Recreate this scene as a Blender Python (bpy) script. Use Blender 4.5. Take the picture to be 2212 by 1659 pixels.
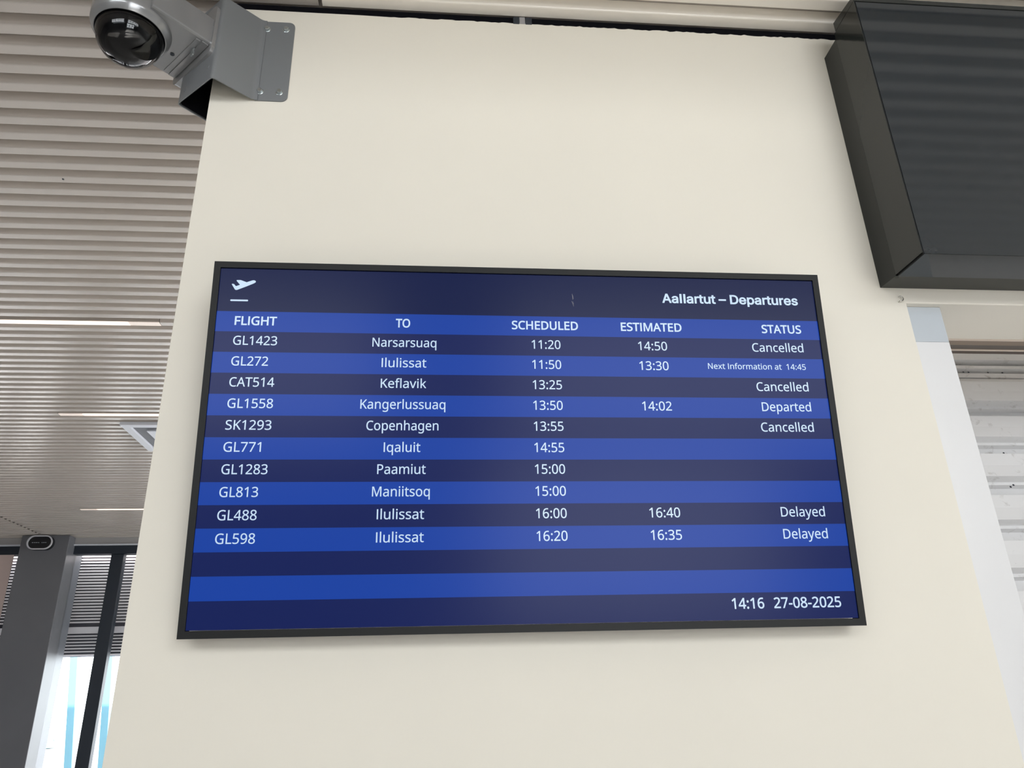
import bpy, bmesh, math, random
from mathutils import Vector, Matrix, noise

for o in list(bpy.data.objects): bpy.data.objects.remove(o)
S = bpy.context.scene
COL = S.collection
# ---------------------------------------------------------------- camera
cam_d = bpy.data.cameras.new('camera'); cam_d.sensor_width = 36.0; cam_d.sensor_fit = 'HORIZONTAL'
cam_d.lens = 36.0 * 1668.258 / 2212.0; cam_d.clip_start = 0.02; cam_d.clip_end = 600
cam = bpy.data.objects.new('camera', cam_d); COL.objects.link(cam); S.camera = cam
RX = Vector((0.9958277, -0.0871567, -0.0270339)); UY = Vector((-0.0090981, -0.3896043, 0.9209374)); FZ = Vector((0.0907984, 0.9168491, 0.3887717))
mw = Matrix((RX, UY, -FZ)).transposed().to_4x4(); mw.translation = Vector((-0.202, -1.751, 1.55))
cam.matrix_world = mw
# ---------------------------------------------------------------- world, light, exposure
w = bpy.data.worlds.new('sky'); S.world = w; w.use_nodes = True
nt = w.node_tree; bg = nt.nodes['Background']
bg.inputs['Color'].default_value = (0.95, 0.975, 1.0, 1); bg.inputs['Strength'].default_value = 8.3
w.cycles.sampling_method = 'NONE' if False else 'AUTOMATIC'
sl = bpy.data.lights.new('sun', 'SUN'); sl.energy = 12.0; sl.angle = math.radians(1.0); sl.color = (1.0, 0.96, 0.90)
so = bpy.data.objects.new('sun', sl); COL.objects.link(so)
so.rotation_euler = Vector((-0.25, 0.72, -0.65)).to_track_quat('-Z', 'Y').to_euler()
def portal(name, loc, rot, sx, sy):
    l = bpy.data.lights.new(name, 'AREA'); l.shape = 'RECTANGLE'; l.size = sx; l.size_y = sy; l.cycles.is_portal = True
    o = bpy.data.objects.new(name, l); o.location = loc; o.rotation_euler = rot; COL.objects.link(o); return o
HP = math.pi / 2
portal('portal_window', (2.15, -7.45, 1.7), (HP, 0, 0), 3.5, 2.0)
portal('portal_window', (3.4, -7.45, 3.82), (HP, 0, 0), 5.6, 1.65)
portal('portal_window', (-3.75, -7.45, 3.82), (HP, 0, 0), 5.7, 1.65)
portal('portal_facade', (-5.2, 7.60, 1.25), (-HP, 0, 0), 9.3, 2.3)
S.view_settings.view_transform = 'Standard'; S.view_settings.look = 'None'
S.view_settings.exposure = 0.0; S.view_settings.gamma = 1.0; S.view_settings.use_curve_mapping = False
S.cycles.use_denoising = True; S.cycles.max_bounces = 8; S.cycles.diffuse_bounces = 4; S.cycles.glossy_bounces = 4; S.cycles.transparent_max_bounces = 12

LB1 = (-0.9880, 0.0552); LB2 = (-0.8482, -0.0828)
HOLES = [(1.7689, -0.324, 0.0), (1.789, -0.318, 0.0), (1.8674, -0.318, 0.0), (1.9254, -0.316, 0.0), (1.6752, 2.782, 0.0), (1.689, 2.739, 0.0), (1.7257, 1.954, 0.0)]
# ---------------------------------------------------------------- helpers
def tag(o, label=None, cat=None, group=None, kind=None):
    if label: o['label'] = label
    if cat: o['category'] = cat
    if group: o['group'] = group
    if kind: o['kind'] = kind
    return o

def link(o, parent=None):
    COL.objects.link(o)
    if parent is not None: o.parent = parent
    return o

def empty(name, loc=(0, 0, 0), rot=(0, 0, 0)):
    o = bpy.data.objects.new(name, None)
    o.empty_display_size = 0.1
    o.location = loc; o.rotation_euler = rot
    return link(o)

def mesh_obj(name, verts, faces, mats, parent=None, smooth=False, fm=None, loc=None):
    me = bpy.data.meshes.new(name)
    me.from_pydata([tuple(v) for v in verts], [], faces)
    bm = bmesh.new(); bm.from_mesh(me)
    bmesh.ops.recalc_face_normals(bm, faces=bm.faces)
    bm.to_mesh(me); bm.free()
    if not isinstance(mats, (list, tuple)): mats = [mats]
    for m in mats: me.materials.append(m)
    if fm:
        for p, i in zip(me.polygons, fm): p.material_index = i
    if smooth:
        for p in me.polygons: p.use_smooth = True
    o = bpy.data.objects.new(name, me)
    if loc: o.location = loc
    return link(o, parent)

class MB:
    """collects boxes / prisms / lathes into one mesh"""
    def __init__(s): s.v = []; s.f = []
    def add(s, v, f):
        n = len(s.v); s.v += [tuple(x) for x in v]; s.f += [tuple(i + n for i in q) for q in f]; return s
    def box(s, a, b, bev=0.0):
        (x0, y0, z0), (x1, y1, z1) = a, b
        if bev <= 0:
            v = [(x, y, z) for x in (x0, x1) for y in (y0, y1) for z in (z0, z1)]
            return s.add(v, [(0, 1, 3, 2), (4, 6, 7, 5), (0, 4, 5, 1), (2, 3, 7, 6), (0, 2, 6, 4), (1, 5, 7, 3)])
        bm = bmesh.new(); bmesh.ops.create_cube(bm, size=1)
        for w in bm.verts: w.co = Vector(((x0 + x1) / 2 + w.co.x * (x1 - x0), (y0 + y1) / 2 + w.co.y * (y1 - y0), (z0 + z1) / 2 + w.co.z * (z1 - z0)))
        bmesh.ops.bevel(bm, geom=list(bm.edges), offset=bev, segments=2, profile=0.5, affect='EDGES')
        bm.verts.index_update()
        s.add([w.co[:] for w in bm.verts], [[w.index for w in f.verts] for f in bm.faces]); bm.free(); return s
    def prism(s, pts, d):
        """closed polygon of 3d points pushed along the vector d"""
        n = len(pts); q = [tuple(a + b for a, b in zip(p, d)) for p in pts]
        f = [tuple(range(n)), tuple(range(2 * n - 1, n - 1, -1))] + [(i, (i + 1) % n, n + (i + 1) % n, n + i) for i in range(n)]
        return s.add(list(pts) + q, f)
    def lathe(s, prof, c, n=48, axis='z', close=False):
        """prof: list of (radius, height)"""
        v = []
        for (r, h) in prof:
            for i in range(n):
                a = 2 * math.pi * i / n
                if axis == 'z': v.append((c[0] + r * math.cos(a), c[1] + r * math.sin(a), c[2] + h))
                else: v.append((c[0] + r * math.cos(a), c[1] - h, c[2] + r * math.sin(a)))
        m = len(prof); f = []
        for j in range(m - 1 if not close else m):
            k = (j + 1) % m
            for i in range(n):
                f.append((j * n + i, j * n + (i + 1) % n, k * n + (i + 1) % n, k * n + i))
        if not close:
            f.append(tuple(range(n))[::-1]); f.append(tuple((m - 1) * n + i for i in range(n)))
        return s.add(v, f)
    def tube(s, pts, r, n=10):
        pts = [Vector(p) for p in pts]; rings = []
        for i, p in enumerate(pts):
            t = (pts[min(i + 1, len(pts) - 1)] - pts[max(i - 1, 0)]).normalized()
            a = t.cross(Vector((0.3, 1, 0.2))).normalized(); b = t.cross(a)
            rings += [p + a * r * math.cos(2 * math.pi * k / n) + b * r * math.sin(2 * math.pi * k / n) for k in range(n)]
        m = len(pts)
        f = [(j * n + i, j * n + (i + 1) % n, (j + 1) * n + (i + 1) % n, (j + 1) * n + i) for j in range(m - 1) for i in range(n)]
        f += [tuple(range(n))[::-1], tuple((m - 1) * n + i for i in range(n))]
        return s.add(rings, f)
    def build(s, name, mat, parent=None, smooth=False, auto=False):
        o = mesh_obj(name, s.v, s.f, mat, parent, smooth)
        if auto: shade_auto(o)
        return o

def shade_auto(o, ang=35):
    me = o.data
    bm = bmesh.new(); bm.from_mesh(me)
    for e in bm.edges:
        e.smooth = len(e.link_faces) == 2 and e.calc_face_angle(0) < math.radians(ang)
    for f in bm.faces: f.smooth = True
    bm.to_mesh(me); bm.free()

def structure(o):
    o['kind'] = 'structure'; return o

# ---------------------------------------------------------------- materials
def mat(name, col, rough=0.5, metal=0.0, spec=0.5, var=0.0, vscale=4.0, bump=0.0, bscale=200.0, coat=0.0, coat_r=0.1, emit=None, estr=0.0, stretch=None):
    m = bpy.data.materials.new(name); m.use_nodes = True
    nt = m.node_tree; b = nt.nodes['Principled BSDF']
    b.inputs['Base Color'].default_value = (*col, 1)
    b.inputs['Roughness'].default_value = rough
    b.inputs['Metallic'].default_value = metal
    b.inputs['Specular IOR Level'].default_value = spec
    b.inputs['Coat Weight'].default_value = coat
    b.inputs['Coat Roughness'].default_value = coat_r
    if emit:
        b.inputs['Emission Color'].default_value = (*emit, 1); b.inputs['Emission Strength'].default_value = estr
    tc = nt.nodes.new('ShaderNodeTexCoord'); mp = nt.nodes.new('ShaderNodeMapping')
    nt.links.new(tc.outputs['Object'], mp.inputs['Vector'])
    if stretch: mp.inputs['Scale'].default_value = stretch
    if var > 0:
        n = nt.nodes.new('ShaderNodeTexNoise'); n.inputs['Scale'].default_value = vscale; n.inputs['Detail'].default_value = 5
        nt.links.new(mp.outputs[0], n.inputs['Vector'])
        r = nt.nodes.new('ShaderNodeMapRange'); r.inputs['From Min'].default_value = 0.3; r.inputs['From Max'].default_value = 0.7
        r.inputs['To Min'].default_value = 1 - var; r.inputs['To Max'].default_value = 1 + var
        nt.links.new(n.outputs['Fac'], r.inputs['Value'])
        v = nt.nodes.new('ShaderNodeVectorMath'); v.operation = 'SCALE'; v.inputs[0].default_value = col
        nt.links.new(r.outputs[0], v.inputs['Scale']); nt.links.new(v.outputs[0], b.inputs['Base Color'])
    if bump > 0:
        n2 = nt.nodes.new('ShaderNodeTexNoise'); n2.inputs['Scale'].default_value = bscale; n2.inputs['Detail'].default_value = 3
        nt.links.new(mp.outputs[0], n2.inputs['Vector'])
        bp = nt.nodes.new('ShaderNodeBump'); bp.inputs['Strength'].default_value = bump; bp.inputs['Distance'].default_value = 0.002
        nt.links.new(n2.outputs['Fac'], bp.inputs['Height']); nt.links.new(bp.outputs[0], b.inputs['Normal'])
    return m

def glass(name, tint=(1, 1, 1), ior=1.5, rough=0.0):
    m = bpy.data.materials.new(name); m.use_nodes = True
    nt = m.node_tree; nt.nodes.clear()
    o = nt.nodes.new('ShaderNodeOutputMaterial'); mx = nt.nodes.new('ShaderNodeMixShader'); fr = nt.nodes.new('ShaderNodeFresnel')
    t = nt.nodes.new('ShaderNodeBsdfTransparent'); g = nt.nodes.new('ShaderNodeBsdfGlossy')
    t.inputs[0].default_value = (*tint, 1); g.inputs['Roughness'].default_value = rough; fr.inputs['IOR'].default_value = ior
    nt.links.new(fr.outputs[0], mx.inputs[0]); nt.links.new(t.outputs[0], mx.inputs[1]); nt.links.new(g.outputs[0], mx.inputs[2]); nt.links.new(mx.outputs[0], o.inputs[0])
    return m

M = dict(
    plaster=mat('cream_plaster', (0.757, 0.722, 0.635), 0.62, spec=0.3, var=0.012, vscale=2.2, bump=0.05, bscale=90),
    header=mat('header_plaster', (0.765, 0.728, 0.645), 0.5, spec=0.35, var=0.01),
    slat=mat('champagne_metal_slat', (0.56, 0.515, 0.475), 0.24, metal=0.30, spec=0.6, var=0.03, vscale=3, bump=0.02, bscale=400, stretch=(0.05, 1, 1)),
    slat_lit=mat('slat_bounce_lit', (0.92, 0.87, 0.79), 0.34, metal=0.05, spec=0.5, var=0.02, vscale=3, stretch=(0.05, 1, 1)),  # slat metal made paler for the light bounced up by the wall
    back=mat('ceiling_void', (0.42, 0.38, 0.34), 0.9),
    black=mat('black_gap_foam_and_shade', (0.004, 0.004, 0.006), 0.95, spec=0.1, bump=0.4, bscale=150),
    floor=mat('pale_terrazzo', (0.52, 0.505, 0.485), 0.35, var=0.12, vscale=30),
    shell=mat('grey_hall_wall', (0.24, 0.235, 0.225), 0.7, var=0.03),
    frame=mat('dark_window_frame', (0.012, 0.018, 0.028), 0.4),
    trimg=mat('grey_facade_trim', (0.32, 0.31, 0.31), 0.5),
    pane=glass('window_glass', (0.94, 0.97, 0.98)),
    column=mat('grey_column_paint', (0.115, 0.118, 0.13), 0.32, spec=0.6, var=0.03, bump=0.02),
    bezel=mat('charcoal_bezel', (0.006, 0.0068, 0.007), 0.5, spec=0.3, bump=0.02),
    silver=mat('silver_camera_paint', (0.31, 0.315, 0.32), 0.22, metal=0.5, spec=0.6, var=0.01),
    bracket=mat('grey_bracket_paint', (0.205, 0.215, 0.225), 0.42, metal=0.25, spec=0.5, var=0.02, bump=0.015),
    zinc=mat('zinc_bolt', (0.6, 0.65, 0.66), 0.22, metal=0.95),
    domeglass=glass('clear_dome', (0.75, 0.78, 0.8), 1.5),
    lens=mat('smoked_dome_inner', (0.003, 0.003, 0.004), 0.08, spec=0.2),
    boxm=mat('dark_grey_gloss_metal', (0.016, 0.022, 0.028), 0.085, spec=0.62, var=0.03, vscale=6),
    boxside=mat('dark_grey_gloss_side', (0.026, 0.029, 0.028), 0.09, spec=0.30, var=0.02, vscale=6),
    boxback=mat('dark_grey_back_frame', (0.013, 0.0155, 0.015), 0.12, spec=0.26),
    post=mat('white_post_paint', (0.715, 0.715, 0.718), 0.3, spec=0.5, var=0.012, vscale=5),
    postshade=mat('post_top_shade', (0.50, 0.54, 0.575), 0.3, spec=0.5, var=0.02, vscale=12),  # post paint with the soffit's bluish shade put into the colour
    bronze=mat('bronze_track', (0.22, 0.16, 0.115), 0.45, var=0.05, stretch=(0.1, 1, 1)),
    bronzel=mat('light_track_edge', (0.62, 0.52, 0.44), 0.4),
    groove=mat('grey_brown_groove', (0.105, 0.085, 0.07), 0.5),
    bronzed=mat('dark_track', (0.06, 0.035, 0.022), 0.5),
    lightm=mat('warm_light_diffuser', (0.9, 0.85, 0.8), 0.5, emit=(1.0, 0.80, 0.68), estr=0.88),
    lightend=mat('light_end_cap', (0.8, 0.74, 0.7), 0.5, emit=(1.0, 0.80, 0.70), estr=0.25),
    diffg=mat('diffuser_paint', (0.55, 0.57, 0.62), 0.35, spec=0.5),
    diffd=mat('diffuser_recess', (0.12, 0.125, 0.14), 0.5),
    signb=mat('sign_black', (0.006, 0.007, 0.01), 0.2, spec=0.7),
    signw=mat('sign_ring', (0.5, 0.5, 0.53), 0.35),
    signt=mat('sign_text', (0.2, 0.22, 0.24), 0.4),
    hook=mat('steel_hook', (0.55, 0.54, 0.5), 0.25, metal=1.0),
    white_em=mat('screen_text', (0.02, 0.02, 0.02), 0.25, emit=(0.60, 0.78, 1.0), estr=0.88),
    dark_em=mat('screen_band_dark', (0.004, 0.004, 0.006), 0.23, spec=0.12, emit=(0.0058, 0.0140, 0.094), estr=1.0),
    head_em=mat('screen_header_band', (0.004, 0.004, 0.006), 0.23, spec=0.12, emit=(0.0042, 0.0100, 0.058), estr=1.0),
    light_em=mat('screen_band_light', (0.004, 0.004, 0.006), 0.23, spec=0.12, emit=(0.0085, 0.052, 0.350), estr=1.0),
    pale_streak=mat('screen_pale_streak', (0.2, 0.2, 0.22), 0.4),
    canopy=mat('canopy_slat', (0.80, 0.72, 0.72), 0.5),
    canopyd=mat('canopy_void', (0.05, 0.05, 0.07), 0.8),
    blind=mat('roller_blind_fabric', (0.55, 0.44, 0.41), 0.8, var=0.05, vscale=3, emit=None),
    skypost=mat('pale_blue_post', (0.16, 0.34, 0.42), 0.5),
    ground=mat('pale_ground', (0.40, 0.375, 0.375), 0.9, var=0.08, vscale=0.2),
    shrub=mat('hazy_shrub', (0.16, 0.27, 0.30), 0.9, var=0.3, vscale=1.5),
)

def sheet_material():
    m = mat('white_cladding_paint', (0.74, 0.74, 0.74), 0.35, spec=0.5)
    nt = m.node_tree; b = nt.nodes['Principled BSDF']
    tc = nt.nodes.new('ShaderNodeTexCoord')
    n = nt.nodes.new('ShaderNodeTexNoise'); n.inputs['Scale'].default_value = 26; n.inputs['Detail'].default_value = 6; n.inputs['Roughness'].default_value = 0.6; n.inputs['Distortion'].default_value = 0.6
    nt.links.new(tc.outputs['Object'], n.inputs['Vector'])
    r = nt.nodes.new('ShaderNodeValToRGB')
    r.color_ramp.elements[0].position = 0.27; r.color_ramp.elements[0].color = (0.46, 0.45, 0.44, 1)
    r.color_ramp.elements[1].position = 0.40; r.color_ramp.elements[1].color = (0.69, 0.69, 0.695, 1)
    nt.links.new(n.outputs['Fac'], r.inputs['Fac']); nt.links.new(r.outputs[0], b.inputs['Base Color'])
    return m
M['sheet'] = sheet_material()

# ---------------------------------------------------------------- the setting
WL, WR, WT = -0.858, 1.057, 3.502       # the screen wall: left edge, right edge, top
HB = 2.5435                              # underside of the header over the opening
CZ = 3.529                               # underside of the ceiling slats
P = 0.0827                               # slat pitch
structure(MB().box((-12, -8, -0.05), (7, 7.7, 0)).build('floor', M['floor']))

structure(MB().box((1.1, 0.31, 0.0), (6.9, 4.0, 0.012)).build('bounce_absorber', mat('dark_bounce_absorber', (0.03, 0.03, 0.032), 0.95, bump=0.5)))  # added unseen dark sheet, cuts floor bounce onto the cladding
# the plastered wall, its top edge slightly ragged
rnd = random.Random(4)
top = []
x = WL
while x < WR:
    j = 0.0 if x < -0.45 else rnd.uniform(-0.0022, 0.0012) * (1 if x < 0.2 else 1.3)
    top.append((x, 0.0, WT + j)); x += 0.011 if x > -0.45 else 0.08
top.append((WR, 0.0, WT))
wall = MB(); wall.prism([(WL, 0, 0), (WR, 0, 0)] + top[::-1], (0, 0.30, 0))
structure(wall.build('wall_front', M['plaster']))
hd = MB(); hd.prism([(WR, 0.0, HB + 0.003), (WR, 0.003, HB), (WR, 0.212, HB), (WR, 0.212, WT), (WR, 0, WT)], (3.6, 0, 0))
structure(hd.build('trim_1', M['header']))
# black joint between wall and ceiling with its little spacer
jn = MB().box((WL + 0.01, 0.004, WT - 0.006), (4.6, 0.28, CZ - 0.0005))
seal = structure(jn.build('trim_2', M['black']))
MB().box((0.028, -0.0005, WT - 0.002), (0.045, 0.004, CZ - 0.001)).build('spacer', M['trimg'], seal)
MB().box((0.008, -0.003, WT - 0.003), (0.027, 0.004, CZ - 0.004), 0.001).build('clip', M['frame'], seal)
MB().box((0.046, -0.003, WT - 0.003), (0.066, 0.004, CZ - 0.004), 0.001).build('clip', M['frame'], seal)

# ceiling: dark void, every slat its own piece
ceil = structure(MB().box((-12, -2.10, CZ + 0.0335), (4.6, 7.68, CZ + 0.075)).build('ceiling', M['back']))
SH_ = 0.033
SP = [(-0.009, SH_), (0.0, 0.0060), (0.0006, 0.0032), (0.0016, 0.0016), (0.0032, 0.0006), (0.0058, 0.0), (0.0392, 0.0), (0.0405, 0.0008), (0.0410, 0.0024), (0.050, SH_), (0.0486, SH_), (0.0396, 0.0020), (0.0014, 0.0020), (-0.0076, SH_)]
def slat_mesh(x0, x1, mt='slat'):
    n = len(SP)
    v = [(x0, a, b) for a, b in SP] + [(x1, a, b) for a, b in SP]
    f = [(i, (i + 1) % n, n + (i + 1) % n, n + i) for i in range(n)] + [tuple(range(n)), tuple(range(2 * n - 1, n - 1, -1))]
    me = bpy.data.meshes.new('slat'); me.from_pydata(v, [], f); me.materials.append(M[mt])
    bm = bmesh.new(); bm.from_mesh(me); bmesh.ops.recalc_face_normals(bm, faces=bm.faces); bm.to_mesh(me); bm.free()
    return me
def slat(me, k):
    o = bpy.data.objects.new('slat', me); o.location = (0, 0.0405 + P * k, CZ)
    return link(o, ceil)
mA = slat_mesh(-11.9, -4.738); mB = slat_mesh(-4.712, -0.582); mC = slat_mesh(-0.571, 4.5, 'slat_lit')
LIGHTS = {25: (-4.1, -1.725), 42: (-2.849, -0.9), 75: (-3.817, -1.4)}
for k in range(0, 92): slat(mA, k)
for k in range(-25, 92):
    if k in LIGHTS:
        a, b = LIGHTS[k]
        slat(slat_mesh(-4.712, a - 0.004), k); slat(slat_mesh(b + 0.004, -0.582), k)
    else: slat(mB, k)
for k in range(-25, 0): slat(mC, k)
MB().lathe([(0.004, 0), (0.004, 0.002)], (-1.698, 0.885, CZ - 0.0015), 12).build('screw', M['frame'], ceil)

# hall shell behind the camera and around it
rw = MB()
WIN = [(-6.6, -0.9, 3.0, 4.65), (0.4, 3.9, 0.7, 2.7), (0.6, 6.2, 3.0, 4.65)]
def wall_with_holes(x0, x1, z0, z1, holes, y, t):
    xs = sorted({x0, x1, *[h[0] for h in holes], *[h[1] for h in holes]})
    zs = sorted({z0, z1, *[h[2] for h in holes], *[h[3] for h in holes]})
    m = MB()
    for a, b in zip(xs, xs[1:]):
        for c, d in zip(zs, zs[1:]):
            mx, mz = (a + b) / 2, (c + d) / 2
            if any(h[0] < mx < h[1] and h[2] < mz < h[3] for h in holes): continue
            m.box((a, y, c), (b, y + t, d))
    return m
structure(wall_with_holes(-12, 7, 0, 4.8, WIN, -7.7, 0.2).build('wall_back', M['shell']))
structure(MB().box((-12.2, -7.7, 0), (-12, 7.7, 4.8)).build('wall_left', M['shell']))
structure(MB().box((7, -7.7, 0), (7.2, 2.0, 4.8)).build('wall_right', M['shell']))
structure(MB().box((-12, -2.2, CZ + 0.1), (7, -2.1, 4.8)).build('trim_3', M['shell']))
structure(MB().box((-12, -7.7, 4.8), (7, -2.1, 4.95)).build('trim_4', M['shell']))
def bars(parent, x0, x1, z0, z1, y, nx, nz, w=0.07, horizontal=False):
    ox, oy, oz = parent.location
    for i in range(nx + 1):
        xx = x0 + (x1 - x0) * i / nx
        if horizontal: b = MB().box((xx - w / 2 - ox, z0 - oy, y - oz), (xx + w / 2 - ox, z1 - oy, y + 0.1 - oz))
        else: b = MB().box((xx - w / 2 - ox, y - oy, z0 - oz), (xx + w / 2 - ox, y + 0.1 - oy, z1 - oz))
        b.build('mullion', M['frame'], parent)
    for i in range(nz + 1):
        zz = z0 + (z1 - z0) * i / nz
        if horizontal: b = MB().box((x0 - ox, zz - w / 2 - oy, y + 0.01 - oz), (x1 - ox, zz + w / 2 - oy, y + 0.09 - oz))
        else: b = MB().box((x0 - ox, y + 0.01 - oy, zz - w / 2 - oz), (x1 - ox, y + 0.09 - oy, zz + w / 2 - oz))
        b.build('transom', M['frame'], parent)
for i, (a, b, c, d) in enumerate(WIN):
    w = structure(empty('window_%d' % (2 + i), ((a + b) / 2, -7.6, c)))
    bars(w, a, b, c, d, -7.62, max(2, round((b - a) / 1.1)), 2 if d - c < 2 else 2, 0.09)

# facade of the hall on the far left
FY = 7.64
structure(MB().box((-12, FY - 0.03, 3.454), (-0.5, FY + 0.10, CZ + 0.03)).build('trim_5', M['trimg']))
structure(MB().box((-12, FY - 0.045, 3.4375), (-0.5, FY + 0.10, 3.4538), 0.002).build('trim_6', M['diffg']))
win = structure(empty('window_1', (-4.0, FY, 0)))
def wbox(a, b, name, m, bev=0.0):
    ox, oy, oz = win.location
    return MB().box((a[0] - ox, a[1] - oy, a[2] - oz), (b[0] - ox, b[1] - oy, b[2] - oz), bev).build(name, m, win)
wbox((-12, FY - 0.02, 3.343), (-0.5, FY + 0.09, 3.437), 'transom', M['frame'])
wbox((-12, FY, 0.0), (-0.5, FY + 0.09, 0.10), 'transom', M['frame'])
MX = [-3.93 + 1.55 * i for i in range(-4, 3)]
for mx in MX: wbox((mx - 0.07, FY, 0.10), (mx + 0.07, FY + 0.09, 3.343), 'mullion', M['frame'], 0.004)
for a, b in zip(MX, MX[1:]): wbox((a + 0.07, FY + 0.04, 0.10), (b - 0.07, FY + 0.048, 3.343), 'pane', M['pane'])

# ---------------------------------------------------------------- outside, seen through the far glazing
g = MB().box((-90, 7.85, -0.16), (40, 240, -0.06)).build('ground', M['ground']); structure(g)
can = empty('louvred_canopy', (-3.5, 8.0, 2.259))
tag(can, 'horizontally slatted canopy fascia outside the far window, above the bright sky', 'canopy')
def cbox(a, b, m=None): 
    return (m or MB()).box((a[0] + 3.5, a[1] - 8.0, a[2] - 2.259), (b[0] + 3.5, b[1] - 8.0, b[2] - 2.259))
cbox((-8, 8.03, 2.27), (-0.6, 8.4, 3.62)).build('fascia', M['canopyd'], can)
sl = MB(); z = 3.60
while z > 2.60:
    cbox((-8, 8.0, z - 0.017), (-0.6, 8.03, z), sl); z -= 0.0345
tag(sl.build('slats', M['canopy'], can), kind='stuff')
cbox((-8, 7.985, 2.499), (-0.6, 8.03, 2.571)).build('band', M['canopy'], can)
sl = MB(); z = 2.480
while z > 2.26:
    cbox((-8, 8.0, z - 0.016), (-0.6, 8.03, z), sl); z -= 0.0345
tag(sl.build('slats', M['canopy'], can), kind='stuff')
for i, px in enumerate((-5.232, -4.760)):
    zt, zb = 2.9, -0.06
    pts = [(px - 0.05, 10.45, 1.03 - (1.03 - zb)), (px + 0.05, 10.45, zb), (px + 0.05, 10.55, zb), (px - 0.05, 10.55, zb)]
    lean = -0.127 * (zt - zb) if i == 0 else -0.10 * (zt - zb)
    off = 0.127 * (1.03 - zb) if i == 0 else 0.08
    pts = [(a + off, b, zb) for a, b, c in pts]
    o = MB().prism(pts, (lean, 0, zt - zb)).build('leaning_post', M['skypost'])
    tag(o, ['pale blue leaning post outside, beside the grey column', 'pale blue leaning post outside, behind the dark window mullion near the cream wall'][i], 'post', 'pale blue posts outside the far window')
rnd = random.Random(9)
SH = [(-36.5, 60, 1.15), (-35.2, 64, 0.95), (-33.2, 61, 0.75), (-31.6, 66, 1.0), (-29.6, 62, 0.9), (-27.8, 60, 0.8)]
for i, (sx, sy, sh) in enumerate(SH):
    bm = bmesh.new(); bmesh.ops.create_icosphere(bm, subdivisions=3, radius=1)
    for v in bm.verts:
        d = v.co.normalized(); n = noise.noise(d * 2.3 + Vector((i * 3.1, 0, 0))) * 0.45 + noise.noise(d * 6 + Vector((0, i * 2, 0))) * 0.18
        v.co = Vector((d.x * 1.25, d.y * 1.0, max(d.z, -0.3) * 0.75 + 0.25)) * (1 + n) * sh
    me = bpy.data.meshes.new('shrub'); bm.to_mesh(me); bm.free(); me.materials.append(M['shrub'])
    o = link(bpy.data.objects.new('shrub', me)); o.location = (sx, sy, -0.06)
    tag(o, 'hazy distant shrub low behind the far window, ' + ['leftmost', 'second from left', 'third from left', 'fourth from left', 'second from right', 'rightmost'][i] + ' of its row', 'shrub', 'distant shrubs outside')

# roller blind in the leftmost pane
bl = MB().box((-5.95, FY - 0.012, 2.42), (-5.065, FY - 0.006, 3.343)).build('roller_blind', M['blind'])
tag(bl, 'pinkish beige blind hanging in the window left of the grey column', 'blind')

# grey column with an oval sign
col = MB().box((-4.935, 7.46, 0), (-4.415, 7.86, CZ - 0.0005), 0.004).build('column', M['column'])
tag(col, 'square dark grey painted column in front of the far window wall', 'column')
def capsule(cx, cz, hw, hh, y0, y1, n=12):
    pts = []
    for s in (1, -1):
        for i in range(n + 1):
            a = -math.pi / 2 + math.pi * i / n
            pts.append((cx + s * (hw - hh) + s * hh * math.cos(a), y0, cz + s * hh * math.sin(a)))
    m = MB(); m.prism(pts, (0, y1 - y0, 0)); return m
sg = empty('oval_sign', (-4.705, 7.46, 3.437))
tag(sg, 'small oval black sign with a pale ring at the top of the grey column', 'sign')
sgh = capsule(0, 0, 0.140, 0.082, -0.05, 0.0).build('housing', M['signb'], sg)
def ring_capsule(hw, hh, t, y0, y1, n=12):
    def ol(hw, hh, y):
        p = []
        for s in (1, -1):
            for i in range(n + 1):
                a = -math.pi / 2 + math.pi * i / n
                p.append((s * (hw - hh) + s * hh * math.cos(a), y, s * hh * math.sin(a)))
        return p
    A, B, C_, D = ol(hw, hh, y0), ol(hw - t, hh - t, y0), ol(hw - t, hh - t, y1), ol(hw, hh, y1)
    k = len(A); v = A + B + C_ + D; f = []
    for r in range(4):
        for i in range(k): f.append((r * k + i, r * k + (i + 1) % k, ((r + 1) % 4) * k + (i + 1) % k, ((r + 1) % 4) * k + i))
    m = MB(); m.add(v, f); return m
ring_capsule(0.138, 0.080, 0.013, -0.062, -0.049).build('rim', M['signw'], sgh)
tx = MB()
for a, b in ((-0.085, -0.07), (-0.062, -0.05), (-0.044, -0.026), (-0.02, -0.006), (0.018, 0.03), (0.036, 0.052), (0.058, 0.07)):
    tx.box((a, -0.0515, -0.004), (b, -0.0502, 0.003))
tag(tx.build('lettering', M['signt'], sgh), kind='stuff')

# ---------------------------------------------------------------- ceiling fittings
names = {25: 'linear ceiling light nearest the camera, a warm strip set between the slats', 42: 'middle linear ceiling light, warm strip set just before the square air diffuser', 75: 'farthest linear ceiling light, a thin warm strip near the far windows'}
for k, (a, b) in LIGHTS.items():
    y = 0.0405 + P * k
    t = empty('linear_light', ((a + b) / 2, y + 0.0205, CZ)); h = (b - a) / 2
    tag(t, names[k], 'light', 'linear ceiling lights')
    MB().box((-h, -0.0205, 0.002), (h, 0.0205, 0.033)).build('housing', M['slat'], t)
    MB().box((-h + 0.16, -0.0195, -0.0015), (h - 0.16, 0.0195, 0.002)).build('light_strip', M['lightm'], t)
    MB().box((-h, -0.0195, -0.0012), (-h + 0.16, 0.0195, 0.002)).build('end_piece', M['lightend'], t)
    MB().box((h - 0.16, -0.0195, -0.0012), (h, 0.0195, 0.002)).build('end_piece', M['lightend'], t)
dx, dy, S = -2.195, 3.975, 0.30
df = empty('air_diffuser', (dx, dy, CZ)); tag(df, 'square grey ceiling air diffuser half hidden behind the cream wall', 'air vent')
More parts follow.
